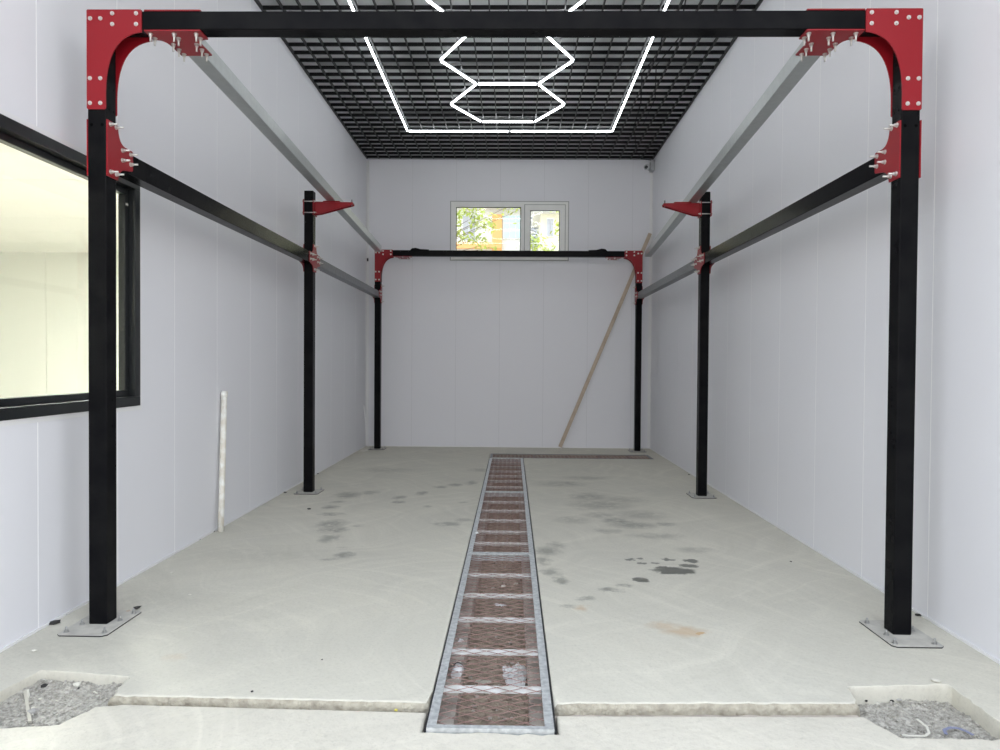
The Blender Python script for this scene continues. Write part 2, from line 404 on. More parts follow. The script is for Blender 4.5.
def bed(name,x0,x1,y0,y1,z,amp,m,step,seed,parent=None,fr=9,slope=0):
    b=MB(); nx=max(2,int((x1-x0)/step)); ny=max(2,int((y1-y0)/step)); V=[]
    for j in range(ny+1):
        row=[]
        for i in range(nx+1):
            X=x0+(x1-x0)*i/nx; Y=y0+(y1-y0)*j/ny
            h=mnoise.fractal(Vector((X*fr,Y*fr,seed)),1,2,4)*amp
            row.append(b.bm.verts.new((X,Y,z+h+slope*(Y-y0)/(y1-y0))))
        V.append(row)
    for j in range(ny):
        for i in range(nx):
            f=b._f([V[j][i],V[j][i+1],V[j+1][i+1],V[j+1][i]]); f.smooth=True
    return b.build(name,m,parent)
def pebbled(o):
    o.data.materials.append(M['ledge']); o.data.materials.append(M['dark'])
    bm=bmesh.new(); bm.from_mesh(o.data); mb=MB(); mb.bm.free(); mb.bm=bm; rnd=random.Random(31)
    for k in range(520):
        Y=2.68+(rnd.random()**1.6)*7.8; mb.mi=rnd.choice((0,0,1,1,0))
        mb.rock((rnd.uniform(TX0+.10,TX1-.10),Y,-.232+rnd.uniform(0,.012)),rnd.choice((.005,.007,.009,.013)),k)
    bm.to_mesh(o.data); bm.free(); return o
# trench lining with its ledges, and the dirt lying in it
b=MB()
b.box(TX0-.05,TX0,2.60,11.05,-.32,-.045) ; b.box(TX0,TX0+.095,2.60,10.52,-.32,-.115)
b.box(TX1-.095,TX1,2.60,10.52,-.32,-.115); b.box(TX1,TX1+.05,2.60,10.50,-.32,-.045)
b.box(TX0,TX1,2.60,2.655,-.32,-.06); b.box(TX0-.05,TX1+.05,2.70,2.96,-.36,-.325); b.box(-1.69,TX0-.05,2.78,2.96,-.33,-.045); b.box(TX1+.05,1.45,2.78,2.96,-.33,-.045)
b.box(TX0,2.14,10.90,11.05,-.32,-.05); b.box(TX1+.05,2.14,10.50,10.60,-.32,-.06); b.box(2.14,2.2,10.5,11.05,-.32,-.012)
tl=b.build('trench_lining','ledge'); struct(tl); put(tl,fl)
tag(pebbled(bed('dirt_bed',TX0+.01,TX1-.01,2.66,10.6,-.235,.022,'dirt',.03,2.2)),'brown dirt lying along the bottom of the drain trench','dirt',kind='stuff')
tag(bed('dirt_bed',TX0+.01,2.13,10.6,10.90,-.20,.03,'dirt',.03,4.1),'brown dirt lying in the cross trench by the back wall','dirt',kind='stuff')
# rubble in the two pits
def pit(x0,x1,y0,y1,seed,label,zz=-.075,sl=0):
    o=bed('rubble',x0,x1,y0,y1,zz,.020,'gravel',.014,seed,None,14,sl)
    bm=bmesh.new(); bm.from_mesh(o.data); mb=MB(); mb.bm.free(); mb.bm=bm; rnd=random.Random(seed)
    for k in range(900):
        X=rnd.uniform(x0+.02,x1-.02); Y=rnd.uniform(y0+.02,y1-.02)
        h=mnoise.fractal(Vector((X*14,Y*14,seed)),1,2,4)*.020
        mb.rock((X,Y,zz+.002+h+sl*(Y-y0)/(y1-y0)),rnd.choice((.003,.004,.005,.006,.009)),seed*1000+k)
    bm.to_mesh(o.data); bm.free(); tag(o,label,'rubble',kind='stuff'); return o
pit(-2.172,-1.68,2.58,3.16,3,'loose grey rubble filling the open pit at the left front of the floor',-.072,.030)
pit(1.44,1.972,2.62,3.15,8,'loose grey rubble filling the open pit at the right front of the floor')
# ground outside
b=MB(); b.box(-40,40,-60,YO-.6,-.5,-.06); b.bm.faces.ensure_lookup_table()
bmesh.ops.delete(b.bm,geom=[],context='FACES')
b.bm.free(); b=MB(); b.box(-40,-2.17,-60,YO-.62,-.5,-.045); b.box(1.97,40,-60,YO-.62,-.5,-.045); b.box(-2.17,1.97,-60,-3.52,-.5,-.045)
struct(b.build('ground','ground'))
b=MB(); b.box(-40,40,D+.14,70,-.5,-.05); struct(b.build('ground','ground'))

# ---------------------------------------------------------------- adjoining room seen through the left window
AX0=-9.6; AZ=3.25; X2=XL-.10
b=MB(); 
k=0; x=AX0
xs=[AX0]; q=-7.93
while q<X2-.05: 
    if q>AX0: xs.append(q)
    q+=.742
xs.append(X2)
for a,c in zip(xs,xs[1:]): b.box(a+.003,c-.003,D,D+.1,-.02,AZ)
b.box(AX0,X2,D+.01,D+.1,-.02,AZ); struct(b.build('wall_next_room_back','cream'))
b=MB(); b.box(AX0-.1,AX0,YO-.6,D+.1,-.02,AZ); struct(b.build('wall_next_room_left','cream'))
b=MB(); b.box(AX0,X2,YO-.7,YO-.6,-.02,AZ); struct(b.build('wall_next_room_front','cream'))
b=MB(); b.box(X2-.03,X2-.001,YO-.6,WL[0]-.02,-.02,AZ); b.box(X2-.03,X2-.001,WL[1]+.02,D,-.02,AZ); b.box(X2-.03,X2-.001,WL[0]-.02,WL[1]+.02,-.02,WL[2]-.02); b.box(X2-.03,X2-.001,WL[0]-.02,WL[1]+.02,WL[3]+.02,AZ)
struct(b.build('wall_next_room_right','cream'))
b=MB(); y=YO-.6
while y<D: 
    y1=min(y+.95,D); b.box(AX0,X2,y+.003,y1-.003,AZ,AZ+.08); y=y1
b.box(AX0,X2,YO-.6,D,AZ+.006,AZ+.1); struct(b.build('ceiling_next_room','cream'))
b=MB(); b.box(AX0,X2-.001,YO-.6,D,-.1,-.0); struct(b.build('floor_next_room','ground'))
for i,(lx,ly) in enumerate(((-3.3,5.6),(-3.3,7.6),(-3.3,9.6))):  # unseen fill panels, added to brighten the room behind the window
    t=empty('fill_panel_light',(lx,ly,AZ-.03),'unseen square light panel added to brighten the room beyond the left window','ceiling light','added fill lights of the adjoining room')
    b=MB()
    for a in (0,1):
        b.box(lx-.31,lx+.31,ly+(-.31 if a else .29),ly+(-.29 if a else .31),AZ-.03,AZ-.001)
        b.box(lx+(-.31 if a else .29),lx+(-.29 if a else .31),ly-.29,ly+.29,AZ-.03,AZ-.001)
    b.build('fill_panel_frame','trim',t)
    b=MB(); b.box(lx-.29,lx+.29,ly-.29,ly+.29,AZ-.022,AZ-.002); b.build('diffuser','lamp',t)

# ---------------------------------------------------------------- windows
def ring(b,ax,p0,p1,a0,a1,z0,z1,w):
    def bx(a,c,za,zb):
        if ax==0: b.box(p0,p1,a,c,za,zb)
        else: b.box(a,c,p0,p1,za,zb)
    bx(a0,a1,z0,z0+w); bx(a0,a1,z1-w,z1); bx(a0,a0+w,z0+w,z1-w); bx(a1-w,a1,z0+w,z1-w)
y0,y1,z0,z1=WL
w1=struct(empty('window_1',(XL,(y0+y1)/2,z0),'wide black framed window in the left wall looking into a bright room','window')); 
b=MB(); ring(b,0,XL+.014,XL-.095,y0+.001,y1-.001,z0+.001,z1-.001,.062); b.build('window_frame','alu',w1,.003)
b=MB(); ring(b,0,XL-.030,XL-.075,y0+.065,y1-.065,z0+.065,z1-.065,.040); b.build('sash','alu',w1,.003)
b=MB(); b.box(XL-.030,XL-.075,y1-.235,y1-.205,z0+.105,z1-.105); b.build('mullion','alu',w1,.002)
b=MB(); b.box(XL-.050,XL-.056,y0+.105,y1-.235,z0+.105,z1-.105); b.build('pane','glass',w1)
b=MB(); b.box(XL-.050,XL-.056,y1-.205,y1-.105,z0+.105,z1-.105); b.build('pane','glass',w1)
b=MB(); ring(b,0,XL+.004,XL-.0,y0-.028,y1+.028,z0-.028,z1+.028,.028); b.build('window_trim','trim',w1)
b=MB(); b.box(XL-.0285,XL-.0300,y1-.098,y1-.072,z1-.175,z1-.160); b.build('latch_tag','paper',w1)
x0,x1,z0,z1=WB
w2=struct(empty('window_2',((x0+x1)/2,D,z0),'small pale grey framed window high in the back wall with trees outside','window'))
b=MB(); ring(b,1,D-.018,D+.085,x0+.001,x1-.001,z0+.001,z1-.001,.082); b.box(.134,.226,D-.018,D+.085,z0+.082,z1-.082); b.build('window_frame','pvcw',w2,.004)
b=MB(); ring(b,1,D-.030,D+.055,.200,x1-.055,z0+.058,z1-.055,.085); b.build('sash','pvcw',w2,.004)
b=MB(); b.box(x0+.082,.134,D+.030,D+.036,z0+.082,z1-.082); b.build('pane','glass',w2)
b=MB(); b.box(.285,x1-.14,D+.010,D+.016,z0+.143,z1-.14); b.build('pane','glass',w2)
b=MB(); ring(b,1,D-.006,D,x0-.014,x1+.014,z0-.014,z1+.014,.0145); b.build('window_trim','gap',w2)
b=MB(); ring(b,1,D+.020,D+.030,x0+.0805,.1345,z0+.0805,z1-.0805,.014); b.build('gasket','cable',w2)
b=MB(); ring(b,1,D+.000,D+.010,.2845,x1-.1395,z0+.1425,z1-.1395,.012); b.build('gasket','cable',w2)
b=MB(); ring(b,1,D-.0190,D-.0175,.188,x1-.043,z0+.046,z1-.043,.012); b.build('sash_gap','gap',w2)
b=MB(); b.box(.232,.252,D-.052,D-.030,3.56,3.70); b.build('handle','pvcw',w2,.003)

# ---------------------------------------------------------------- LED lights under the ceiling
def led(name,label,segs,group=None):
    segs=[((p[0]*.99,p[1]*.99),(q[0]*.99,q[1]*.99)) for p,q in segs]
    cx=sum(s[0][0]+s[1][0] for s in segs)/2/len(segs); cy=sum(s[0][1]+s[1][1] for s in segs)/2/len(segs)
    t=empty(name,(cx,cy,ZC-.01),label,'ceiling light',group)
    nodes={}
    for p,q in segs:
        p,q=Vector((*p,0)),Vector((*q,0)); d=(q-p).normalized()
        a=p+d*.022; c=q-d*.022
        h=MB(); h.bar((a.x,a.y,ZC-.0125),(c.x,c.y,ZC-.0125),.012,.016); ho=h.build('tube_housing','ledh',t)
        h=MB(); h.cyl((a.x,a.y,ZC-.034),(c.x,c.y,ZC-.034),.0112,n=14); h.build('light_tube','led',ho)
        for k in (p,q): nodes[(round(k.x,2),round(k.y,2))]=k
    for k in nodes.values():
        h=MB(); h.cyl((k.x,k.y,ZC-.0045),(k.x,k.y,ZR),.0016,n=6); h.build('hanging_wire','ledh',t)
        h=MB(); h.cyl((k.x,k.y,ZC-.042),(k.x,k.y,ZC-.0045),.013,n=12); h.build('connector','ledh',t)
    return t
RX0,RX1,RY0,RY1=-1.567,1.450,3.9,10.43
led('led_frame_light','large rectangular white LED tube outline on the black grid ceiling',
    [((RX0,RY1),(-.06,RY1)),((-.06,RY1),(RX1,RY1)),((RX0,RY0),(RX0,7.1)),((RX0,7.1),(RX0,RY1)),((RX1,RY0),(RX1,7.1)),((RX1,7.1),(RX1,RY1)),((RX0,RY0),(-.06,RY0)),((-.06,RY0),(RX1,RY0))])
hexs=[];cx=-.083; R=.755; A=R*math.sqrt(3)
for k in range(4):
    cy=9.345-k*1.345; hh=.672
    V=[(cx-R,cy),(cx-R/2,cy+hh),(cx+R/2,cy+hh),(cx+R,cy),(cx+R/2,cy-hh),(cx-R/2,cy-hh)]
    E=[(0,1),(1,2),(2,3),(3,4),(4,5),(5,0)] if k==0 else [(0,1),(2,3),(3,4),(4,5),(5,0)]
    hexs+=[(V[i],V[j]) for i,j in E]
led('hexagon_light','row of joined white LED hexagons inside the rectangular tube light',hexs)

# ---------------------------------------------------------------- steel frame
YF,YM,YB=3.6886,7.5452,11.4389; W=.0963; ZF=3.2515; ZM=3.257
PL=-2.2435; PR=2.1000                       # outer faces of the posts
fr=empty('steel_frame',(-.07,(YF+YB)/2,0),'black box steel frame with red corner brackets standing along the garage','frame')
def bolt_mesh(l_head=.006,l_out=.0,through=.11,r=.0075):
    # head at origin looking -Y, shaft through +Y with nut and thread end
    b=MB(); b.cyl((0,0,0),(0,-.003,0),r*1.45,n=16); b.cyl((0,-.003,0),(0,-.0105,0),r*1.02,r*.9,n=6)
    b.cyl((0,0,0),(0,through,0),r*.6,n=8); b.cyl((0,through-.022,0),(0,through-.014,0),r*1.1,n=6)
    return b.build('bolt','zinc',mesh_only=True)
BM=bolt_mesh()
def stud_mesh():                            # nut, washer and threaded end pointing -Y
    b=MB(); b.cyl((0,.0,0),(0,-.003,0),.0125,n=16); b.cyl((0,-.003,0),(0,-.013,0),.0098,n=6); b.cyl((0,-.013,0),(0,-.017,0),.008,n=12); b.cyl((0,.004,0),(0,-.042,0),.0052,n=10)
    return b.build('bolt','zinc',mesh_only=True)
SM=stud_mesh()
def arc(p,q,c,n=8):                         # quadratic curve p -> q with control c
    out=[]
    for i in range(n+1):
        t=i/n; out.append(tuple((1-t)**2*a+2*t*(1-t)*cc+t*t*bq for a,bq,cc in zip(p,q,c)))
    return out
posts={}
for row,Y in enumerate((YF,YM,YB)):
    for sd in (-1,1):
        xo=PL if sd<0 else PR; xa,xb=(xo,xo+W) if sd<0 else (xo-W,xo)
        zt=(ZF-.003) if row!=1 else ZM
        b=MB()
        b.box(xa-(.003 if sd<0 else 0),xb,Y,Y+W,.005,zt)
        ob=b.build('post','black',fr,.007,3); posts[(row,sd)]=ob
        tagl={0:'glossy black front post',1:'black middle post carrying a red arm',2:'black rear post'}[row]
        # bolt holes
        def hole(p,ax,r=.0075):
            b=MB(); d=Vector((0,0,0)); d[ax]=.0006 ; b.cyl(Vector(p)-d,Vector(p)+d,r,n=12); b.build('bolt_hole','hole',ob)
        if row==0:
            for xx in (.2,.78): hole((xa+W*xx,Y,2.655),1,.008)
            xi=xb if sd<0 else xa
            for zz,yy in ((2.745,.3),(2.745,.72),(2.86,.3),(2.86,.72),(1.30,.55),(1.20,.55),(1.06,.55)): hole((xi,Y+W*yy,zz),0,.006)
        if row==1:
            for zz in (3.18,2.90,2.82): hole((xa+W*.8,Y,zz),1,.006); hole((xa+W*.25,Y,zz),1,.006)
        if row==2: hole((xa+W/2,Y,2.6),1,.006)
        # base plate, slightly rotated as in the photo
        cx=(xa+xb)/2; cy=Y+W/2+(-.02 if row==0 else 0)
        hx,hy=(.130,.185) if row==0 else (.130,.150)
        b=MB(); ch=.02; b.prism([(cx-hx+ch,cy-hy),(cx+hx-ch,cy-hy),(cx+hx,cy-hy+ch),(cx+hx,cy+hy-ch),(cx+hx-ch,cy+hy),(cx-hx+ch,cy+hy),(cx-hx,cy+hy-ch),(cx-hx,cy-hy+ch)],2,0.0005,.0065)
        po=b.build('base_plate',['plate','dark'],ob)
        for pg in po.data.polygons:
            if abs(pg.normal.z)<.5: pg.material_index=1  # dark sides paint in the gap shadow under the plate
        b=MB(); 
        for (p0,p1) in (((xa-.003,Y-.004),(xb+.003,Y-.004)),((xa-.004,Y),(xa-.004,Y+W)),((xb+.004,Y),(xb+.004,Y+W))):
            b.cyl((p0[0],p0[1],.005),(p1[0],p1[1],.005),.0028,n=8)
        b.build('weld_bead','plate',ob)
        for ax_,ay_ in ((-.10,-.14),(.10,-.14),(-.10,.14),(.10,.14),(-.085,-.03),(.085,.03)) if row==0 else ((-.10,-.11),(.10,-.11),(-.10,.11),(.10,.11)):
            b=MB(); px,py=cx+ax_,cy+ay_; b.cyl((px,py,.0067),(px,py,.009),.014,n=16); b.cyl((px,py,.009),(px,py,.018),.0098,n=6); b.cyl((px,py,.009),(px,py,.034),.005,n=10)
            b.build('anchor_bolt','anchor',ob)
# cross beams
for Y in (YF,YB):
    b=MB(); b.box(PL+W+.002,PR-W-.002,Y,Y+W,ZF-W-.003,ZF-.003); b.build('cross_beam','black',fr,.007,3)
# corner brackets: curved gusset plates on the front and the back of each corner
def corner(row,sd):
    Y=YF if row==0 else YB
    xo=PL if sd<0 else PR
    cur=arc((.291,-.118),(.100,-.43),(.105,-.135),14)
    pts=[(0,-.004),(.004,0),(.287,0),(.291,-.004)]+cur+[(.100,-.514),(.094,-.520),(.006,-.520),(0,-.514)]
    poly=[((xo-.002+p[0]) if sd<0 else (xo+.002-p[0]),ZF+.002+p[1]) for p in pts]
    b=MB(); b.prism(poly,1,Y-.0075,Y-.0008); b.prism(poly,1,Y+W+.0008,Y+W+.0075)
    o=b.build('corner_bracket','red',fr)
    for p in BPOS:
        X=(xo-.002+p[0]) if sd<0 else (xo+.002-p[0])
        if row==0: inst(BM,'bolt',(X,Y-.0075,ZF+p[1]),(0,0,0),o)
    if row==1:
        b=MB()
        for p in BPOS:
            X=(xo-.002+p[0]) if sd<0 else (xo+.002-p[0]); b.cyl((X,Y-.0075,ZF+p[1]),(X,Y-.018,ZF+p[1]),.013,n=8)
        tag(b.build('bolt','zinc',o),kind='stuff')
    return o
BPOS=[(.020,-.045),(.074,-.045),(.137,-.019),(.137,-.075),(.263,-.019),(.263,-.075),(.018,-.357),(.073,-.357),(.018,-.486),(.073,-.486)]
for r_ in (0,1):
    for s_ in (-1,1): corner(r_,s_)
# T brackets: horizontal plates above and below the cross beam that hold the galvanised rails
def tee(row,sd,xc,xw=0):
    Y=YF if row==0 else YB
    zb=ZF-.003-W
    half=[(-.148,0),(-.148,W+.004)]
    pts=[(-.148,.004),(-.144,0),(.148,0),(.152,.004),(.152,W)]+arc((.150,W+.006),(.088,.175),(.088,W+.006),8)+[(.088,.296),(.084,.300),(-.084,.300),(-.088,.296)]+arc((-.088,.175),(-.148,W+.006),(-.088,W+.006),8)
    if row==1: pts=[(p[0],p[1]) for p in pts]
    poly=[(xc+p[0],Y+p[1]) for p in pts]
    b=MB(); b.prism(poly,2,zb-.0075,zb-.0008)
    if row==0: b.prism(poly,2,ZF-.0022,ZF+.0045)
    o=b.build('rail_bracket','red',fr)
    bp=[(-.126,.030),(0,.030),(.118,.030),(-.128,.080),(0,.080),(.118,.080),(-.062,.150),(.066,.150),(-.062,.215),(.066,.215),(-.062,.275),(.066,.275)]
    if row==0:
        for p in bp:
            inst(SM,'bolt',(xc+p[0]*1,Y+p[1],zb-.0075),(PI/2,0,0),o)
        b=MB()
        for p in bp: b.cyl((xc+p[0],Y+p[1],ZF+.0045),(xc+p[0],Y+p[1],ZF+.012),.010,n=6)
        tag(b.build('bolt_head','red',o),kind='stuff')
    else:
        b=MB()
        for p in bp: b.cyl((xc+p[0],Y+p[1],zb-.022),(xc+p[0],Y+p[1],zb-.005),.005,n=6); b.cyl((xc+p[0],Y+p[1],zb-.014),(xc+p[0],Y+p[1],zb-.0075),.011,n=6)
        tag(b.build('bolt','zinc',o),kind='stuff')
        b=MB(); k_=-sd; b.prism([(xw-.15*k_,ZF-.001),(xw+.15*k_,ZF-.001),(xw+.15*k_,ZF+.010),(xw+.02*k_,ZF+.016),(xw-.06*k_,ZF+.036),(xw-.12*k_,ZF+.030)],1,Y+.01,Y+W-.01)
        b.build('clamp','black',o)
    return o
tee(0,-1,-1.800); tee(0,1,1.660); tee(1,-1,-1.80,-1.52); tee(1,1,1.66,1.38)
# galvanised upper rails, splayed outwards towards the back
def rail(name,p0,p1,m,lab=None,w=W,h=W):
    b=MB(); b.bar(p0,p1,w,h)
    o=b.build(name,m,fr,.005,2)
    if lab: o['label']=lab
    return o
zr=ZF-.003-W/2
rail('upper_rail',(-1.803,YF+W+.004,zr),(-2.105,11.02,zr),'railg','left galvanised upper rail resting on the middle arm')
rail('upper_rail',(1.660,YF+W+.004,zr),(2.190,11.44,zr),'railg','right galvanised upper rail resting on the middle arm')
# side rails between posts
for sd in (-1,1):
    xc=PL+W/2 if sd<0 else PR-W/2
    z=2.520
    rail('side_rail',(xc,YF+W+.004,2.513),(xc,YM-.004,2.530),'black',('left' if sd<0 else 'right')+' front side rail in glossy black',W,.114)
    rail('side_rail',(xc,YM+W+.004,2.525),(xc,YB-.004,2.520),'galvd',('left' if sd<0 else 'right')+' rear side rail in dull grey galvanised steel')
# side brackets around post and side rail
def side(row,sd):
    Y=(YF,YM,YB)[row]; xo=PL if sd<0 else PR; xi=xo+W if sd<0 else xo-W; inn=1 if sd<0 else -1
    up_=arc((W+.004,.155),(.170,.066),(W+.010,.070),9); dn=arc((.170,-.060),(W+.004,-.132),(W+.012,-.070),7)
    arm_b=[(W+.003,.160)]+up_+[(.243,.066),(.250,.058),(.250,-.036),(.244,-.046)]+dn
    mir=lambda ps:[(W-p[0],p[1]) for p in ps]
    if row==0: pts=[(0,-.132),(0,.164),(W*.9,.164)]+arm_b
    elif row==1: pts=[(W-p[0],p[1]) for p in reversed(arm_b)]+arm_b
    else: pts=[(W,.176),(W,-.132)]+mir(list(reversed(arm_b)))
    poly=[(Y+p[0],2.520+p[1]) for p in pts]
    b=MB()
    for xs_ in ((xi+inn*.0008,xi+inn*.0075),(xo-inn*.0075,xo-inn*.0008)): b.prism(poly,0,min(xs_),max(xs_))
    o=b.build('side_bracket','red',fr)
    base=[(.025,.146),(.078,.146),(.027,-.105),(.080,-.105)]
    armp=[(.140,.042),(.222,.042),(.140,-.012),(.222,-.012)]
    bp=base+(armp if row!=2 else [(W-p[0],p[1]) for p in armp])+([(W-p[0],p[1]) for p in armp] if row==1 else [])
    if row<2:
        for p in bp: inst(SM,'bolt',(xi+inn*.0075,Y+p[0],2.520+p[1]),(0,0,PI/2 if sd<0 else -PI/2),o)
        b=MB()
        for p in bp: b.cyl((xo-inn*.0075,Y+p[0],2.520+p[1]),(xo-inn*.014,Y+p[0],2.520+p[1]),.010,n=6)
        tag(b.build('bolt_head','red' if row==0 else 'zinc',o),kind='stuff')
    else:
        b=MB()
        for p in bp: b.cyl((xi,Y+p[0],2.520+p[1]),(xi+inn*.045,Y+p[0],2.520+p[1]),.006,n=6); b.cyl((xi,Y+p[0],2.520+p[1]),(xi+inn*.018,Y+p[0],2.520+p[1]),.011,n=6)
        tag(b.build('bolt','zinc',o),kind='stuff')
for r_ in (0,1,2):
    for s_ in (-1,1): side(r_,s_)
# support arms on the middle posts
for sd in (-1,1):
    xo=PL if sd<0 else PR; xi=xo+W if sd<0 else xo-W; inn=1 if sd<0 else -1
    zt=zr-W/2-.003; aL=.425 if sd<0 else .398
    b=MB()
    b.box(xi+inn*.001,xi+inn*.009,YM-.02,YM+W+.02,zt-.155,zt+.004)             # inner clamp plate
    for yy in (YM+.010,YM+W-.018):                                              # two tapered webs
        b.prism([(xi+inn*.009,zt-.142),(xi+inn*.070,zt-.137),(xi+inn*aL,zt-.040),(xi+inn*aL,zt-.016),(xi+inn*.009,zt-.010)],1,yy,yy+.008)
    b.prism([(xi+inn*.009,zt-.016),(xi+inn*aL,zt-.022),(xi+inn*aL,zt-.016),(xi+inn*.009,zt-.010)],1,YM+.002,YM+W-.002); b.box(xi+inn*.10,xi+inn*.28,YM+.02,YM+W-.02,zt-.024,zt+.002)
    o=b.build('support_arm','red',fr)
    b=MB(); b.box(xo-inn*.009,xo-inn*.001,YM-.02,YM+W+.02,zt-.155,zt+.012); b.build('back_plate','red',o)
    for zz in (zt-.010,zt-.130):
        for yy in (YM-.011,YM+W+.011):
            b=MB(); b.cyl((xo-inn*.020,yy,zz),(xi+inn*.035,yy,zz),.0055,n=10); b.cyl((xi+inn*.009,yy,zz),(xi+inn*.021,yy,zz),.011,n=6); b.cyl((xo-inn*.009,yy,zz),(xo-inn*.018,yy,zz),.011,n=6)
            b.build('clamp_bolt','zinc',o)
    b=MB(); b.cyl((xi+inn*(aL-.02),YM+.05,zt-.045),(xi+inn*(aL-.02),YM+.05,zt+.022),.007,n=8); b.cyl((xi+inn*(aL-.02),YM+.05,zt-.016),(xi+inn*(aL-.02),YM+.05,zt-.006),.012,n=6); b.build('stop_bolt','galvd',o)

# ---------------------------------------------------------------- drain grates
def diag_mesh(b,x0,x1,y0,y1,z,lw,sw,r):
    k=sw/lw
    for s in (1,-1):
        c=y0-abs(k*(x1-x0))
        n0=int((y0-k*(x1-x0))/sw)-1; n1=int((y1+k*(x1-x0))/sw)+1
        for n in range(n0,n1):
            yb=n*sw                       # line: y = yb + s*k*(x-x0)
            pts=[]
            for xx in (x0,x1):
                pts.append((xx,yb+s*k*(xx-x0)))
            (xa,ya),(xb_,yb_)=pts
            # clip to y0..y1
            def at(yv): return xa+(yv-ya)/(yb_-ya)*(xb_-xa)
            if max(ya,yb_)<=y0 or min(ya,yb_)>=y1: continue
            P=[(xa,ya),(xb_,yb_)]
            for i in (0,1):
                if P[i][1]<y0: P[i]=(at(y0),y0)
                if P[i][1]>y1: P[i]=(at(y1),y1)
            if math.dist(*P)<.004: continue
            b.bar((*P[0],z+ (0.0006 if s>0 else -.0006)),(*P[1],z+(0.0006 if s>0 else -.0006)),r,r)
GX0,GX1=-.321,.174
def grate(y0,y1,bars,label):
    t=empty('drain_grate',((GX0+GX1)/2,(y0+y1)/2,-.05),label,'grate')
    b=MB(); f=.036
    for xa,xb in ((GX0,GX0+f),(GX1-f,GX1)): b.box(xa,xb,y0,y1,-.004,.0015)
    for xa,xb in ((GX0,GX0+.004),(GX1-.004,GX1)): b.box(xa,xb,y0,y1,-.055,-.004)
    for ya,yb in ((y0,y0+.026),(y1-.030,y1)): b.box(GX0+f,GX1-f,ya,yb,-.004,.0015)
    b.box(GX0+.004,GX1-.004,y0,y0+.004,-.055,-.004); b.box(GX0+.004,GX1-.004,y1-.004,y1,-.055,-.004)
    for yy in (y0+.5,y0+1.4,y1-.5): 
        for xx in (GX0+f/2,GX1-f/2): b.cyl((xx,yy,.0015),(xx,yy,.003),.006,n=8)
    b.build('grate_frame','galv',t)
    for yb in bars:
        b=MB(); b.box(GX0+.005,GX1-.005,yb-.030,yb+.030,-.022,-.016); b.box(GX0+.005,GX1-.005,yb+.030,yb+.036,-.05,-.022); b.build('crossbar','galvl',t)
    b=MB(); b.box(GX0-.0095,GX0-.0005,y0,y1,-.05,-.010); b.box(GX1+.0005,GX1+.0095,y0,y1,-.05,-.010); b.build('gap_shade_strip','cable',t)  # black strips painted in as the shade of the gaps beside the grate
    b=MB(); diag_mesh(b,GX0+f-.004,GX1-f+.004,y0+.028,y1-.028,-.010,.117,.060,.0021); b.build('mesh_panel','rust',t)
    return t
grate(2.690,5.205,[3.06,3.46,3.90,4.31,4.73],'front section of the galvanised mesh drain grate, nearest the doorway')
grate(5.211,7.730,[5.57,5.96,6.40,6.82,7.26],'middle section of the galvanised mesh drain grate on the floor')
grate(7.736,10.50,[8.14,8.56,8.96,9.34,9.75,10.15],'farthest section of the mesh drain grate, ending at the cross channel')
# cross channel grate along the back
t=empty('channel_grate',(.9,10.76,-.05),'narrow grate of the cross drain channel before the back wall','grate')
b=MB()
b.box(-.321,2.13,10.955,10.990,-.004,.0015); b.box(-.321,-.285,10.53,10.955,-.004,.0015); b.box(2.095,2.13,10.53,10.955,-.004,.0015); b.box(-.285,.19,10.51,10.545,-.004,.0015); b.box(.19,2.095,10.53,10.545,-.004,.0015)
b.build('grate_frame','galvd',t)
for xx in (.35,.85,1.35,1.8):
    b=MB(); b.box(xx-.02,xx+.02,10.545,10.955,-.02,-.014); b.build('crossbar','galvd',t)
b=MB(); diag_mesh(b,-.285,2.095,10.545,10.955,-.010,.117,.055,.002); b.build('mesh_panel','rust',t)

# ---------------------------------------------------------------- things in the trench
def crumple(name,cx,cy,z,rx,ry,h,m,label,cat,seed,res=14,group=None):
    b=MB(); rnd=random.Random(seed); V=[]
    for j in range(res):
        row=[]
        for i in range(res):
            u=i/(res-1)*2-1; v=j/(res-1)*2-1
            a=math.atan2(v,u); k=.82+.18*mnoise.noise(Vector((math.cos(a)*1.6,math.sin(a)*1.6,seed)))*2
            d=max(abs(u),abs(v)); l=math.hypot(u,v) or 1; s=d/l
            X=u*s*k; Y=v*s*k
            hh=(1-d**3)*h*.55+abs(mnoise.noise(Vector((u*2.3,v*2.3,seed+9))))*h
            row.append(b.bm.verts.new((cx+X*rx,cy+Y*ry,z+hh)))
        V.append(row)
    for j in range(res-1):
        for i in range(res-1): b._f([V[j][i],V[j][i+1],V[j+1][i+1],V[j+1][i]])
    o=b.build(name,m); md=o.modifiers.new('thick','SOLIDIFY'); md.thickness=.0012; return tag(o,label,cat,group)
p=on(2,-.19,515.5,670.5)
crumple('plastic_bag',p.x,p.y,-.222,.085,.15,.05,'plastic','crumpled white plastic bag under the front drain grate','bag',3)
p=on(2,-.115,456,676)
b=MB(); b.cyl((p.x,p.y-.03,-.098),(p.x+.012,p.y+.03,-.090),.024,.028,n=20); tag(b.build('paper_cup','plastic'),'small white cup with dark rim lying on the left trench ledge','cup')
c_=bpy.data.objects['paper_cup']; b=MB(); b.cyl((p.x+.010,p.y+.030,-.0905),(p.x+.013,p.y+.036,-.0895),.0295,n=20); b.build('rim','dark',c_)
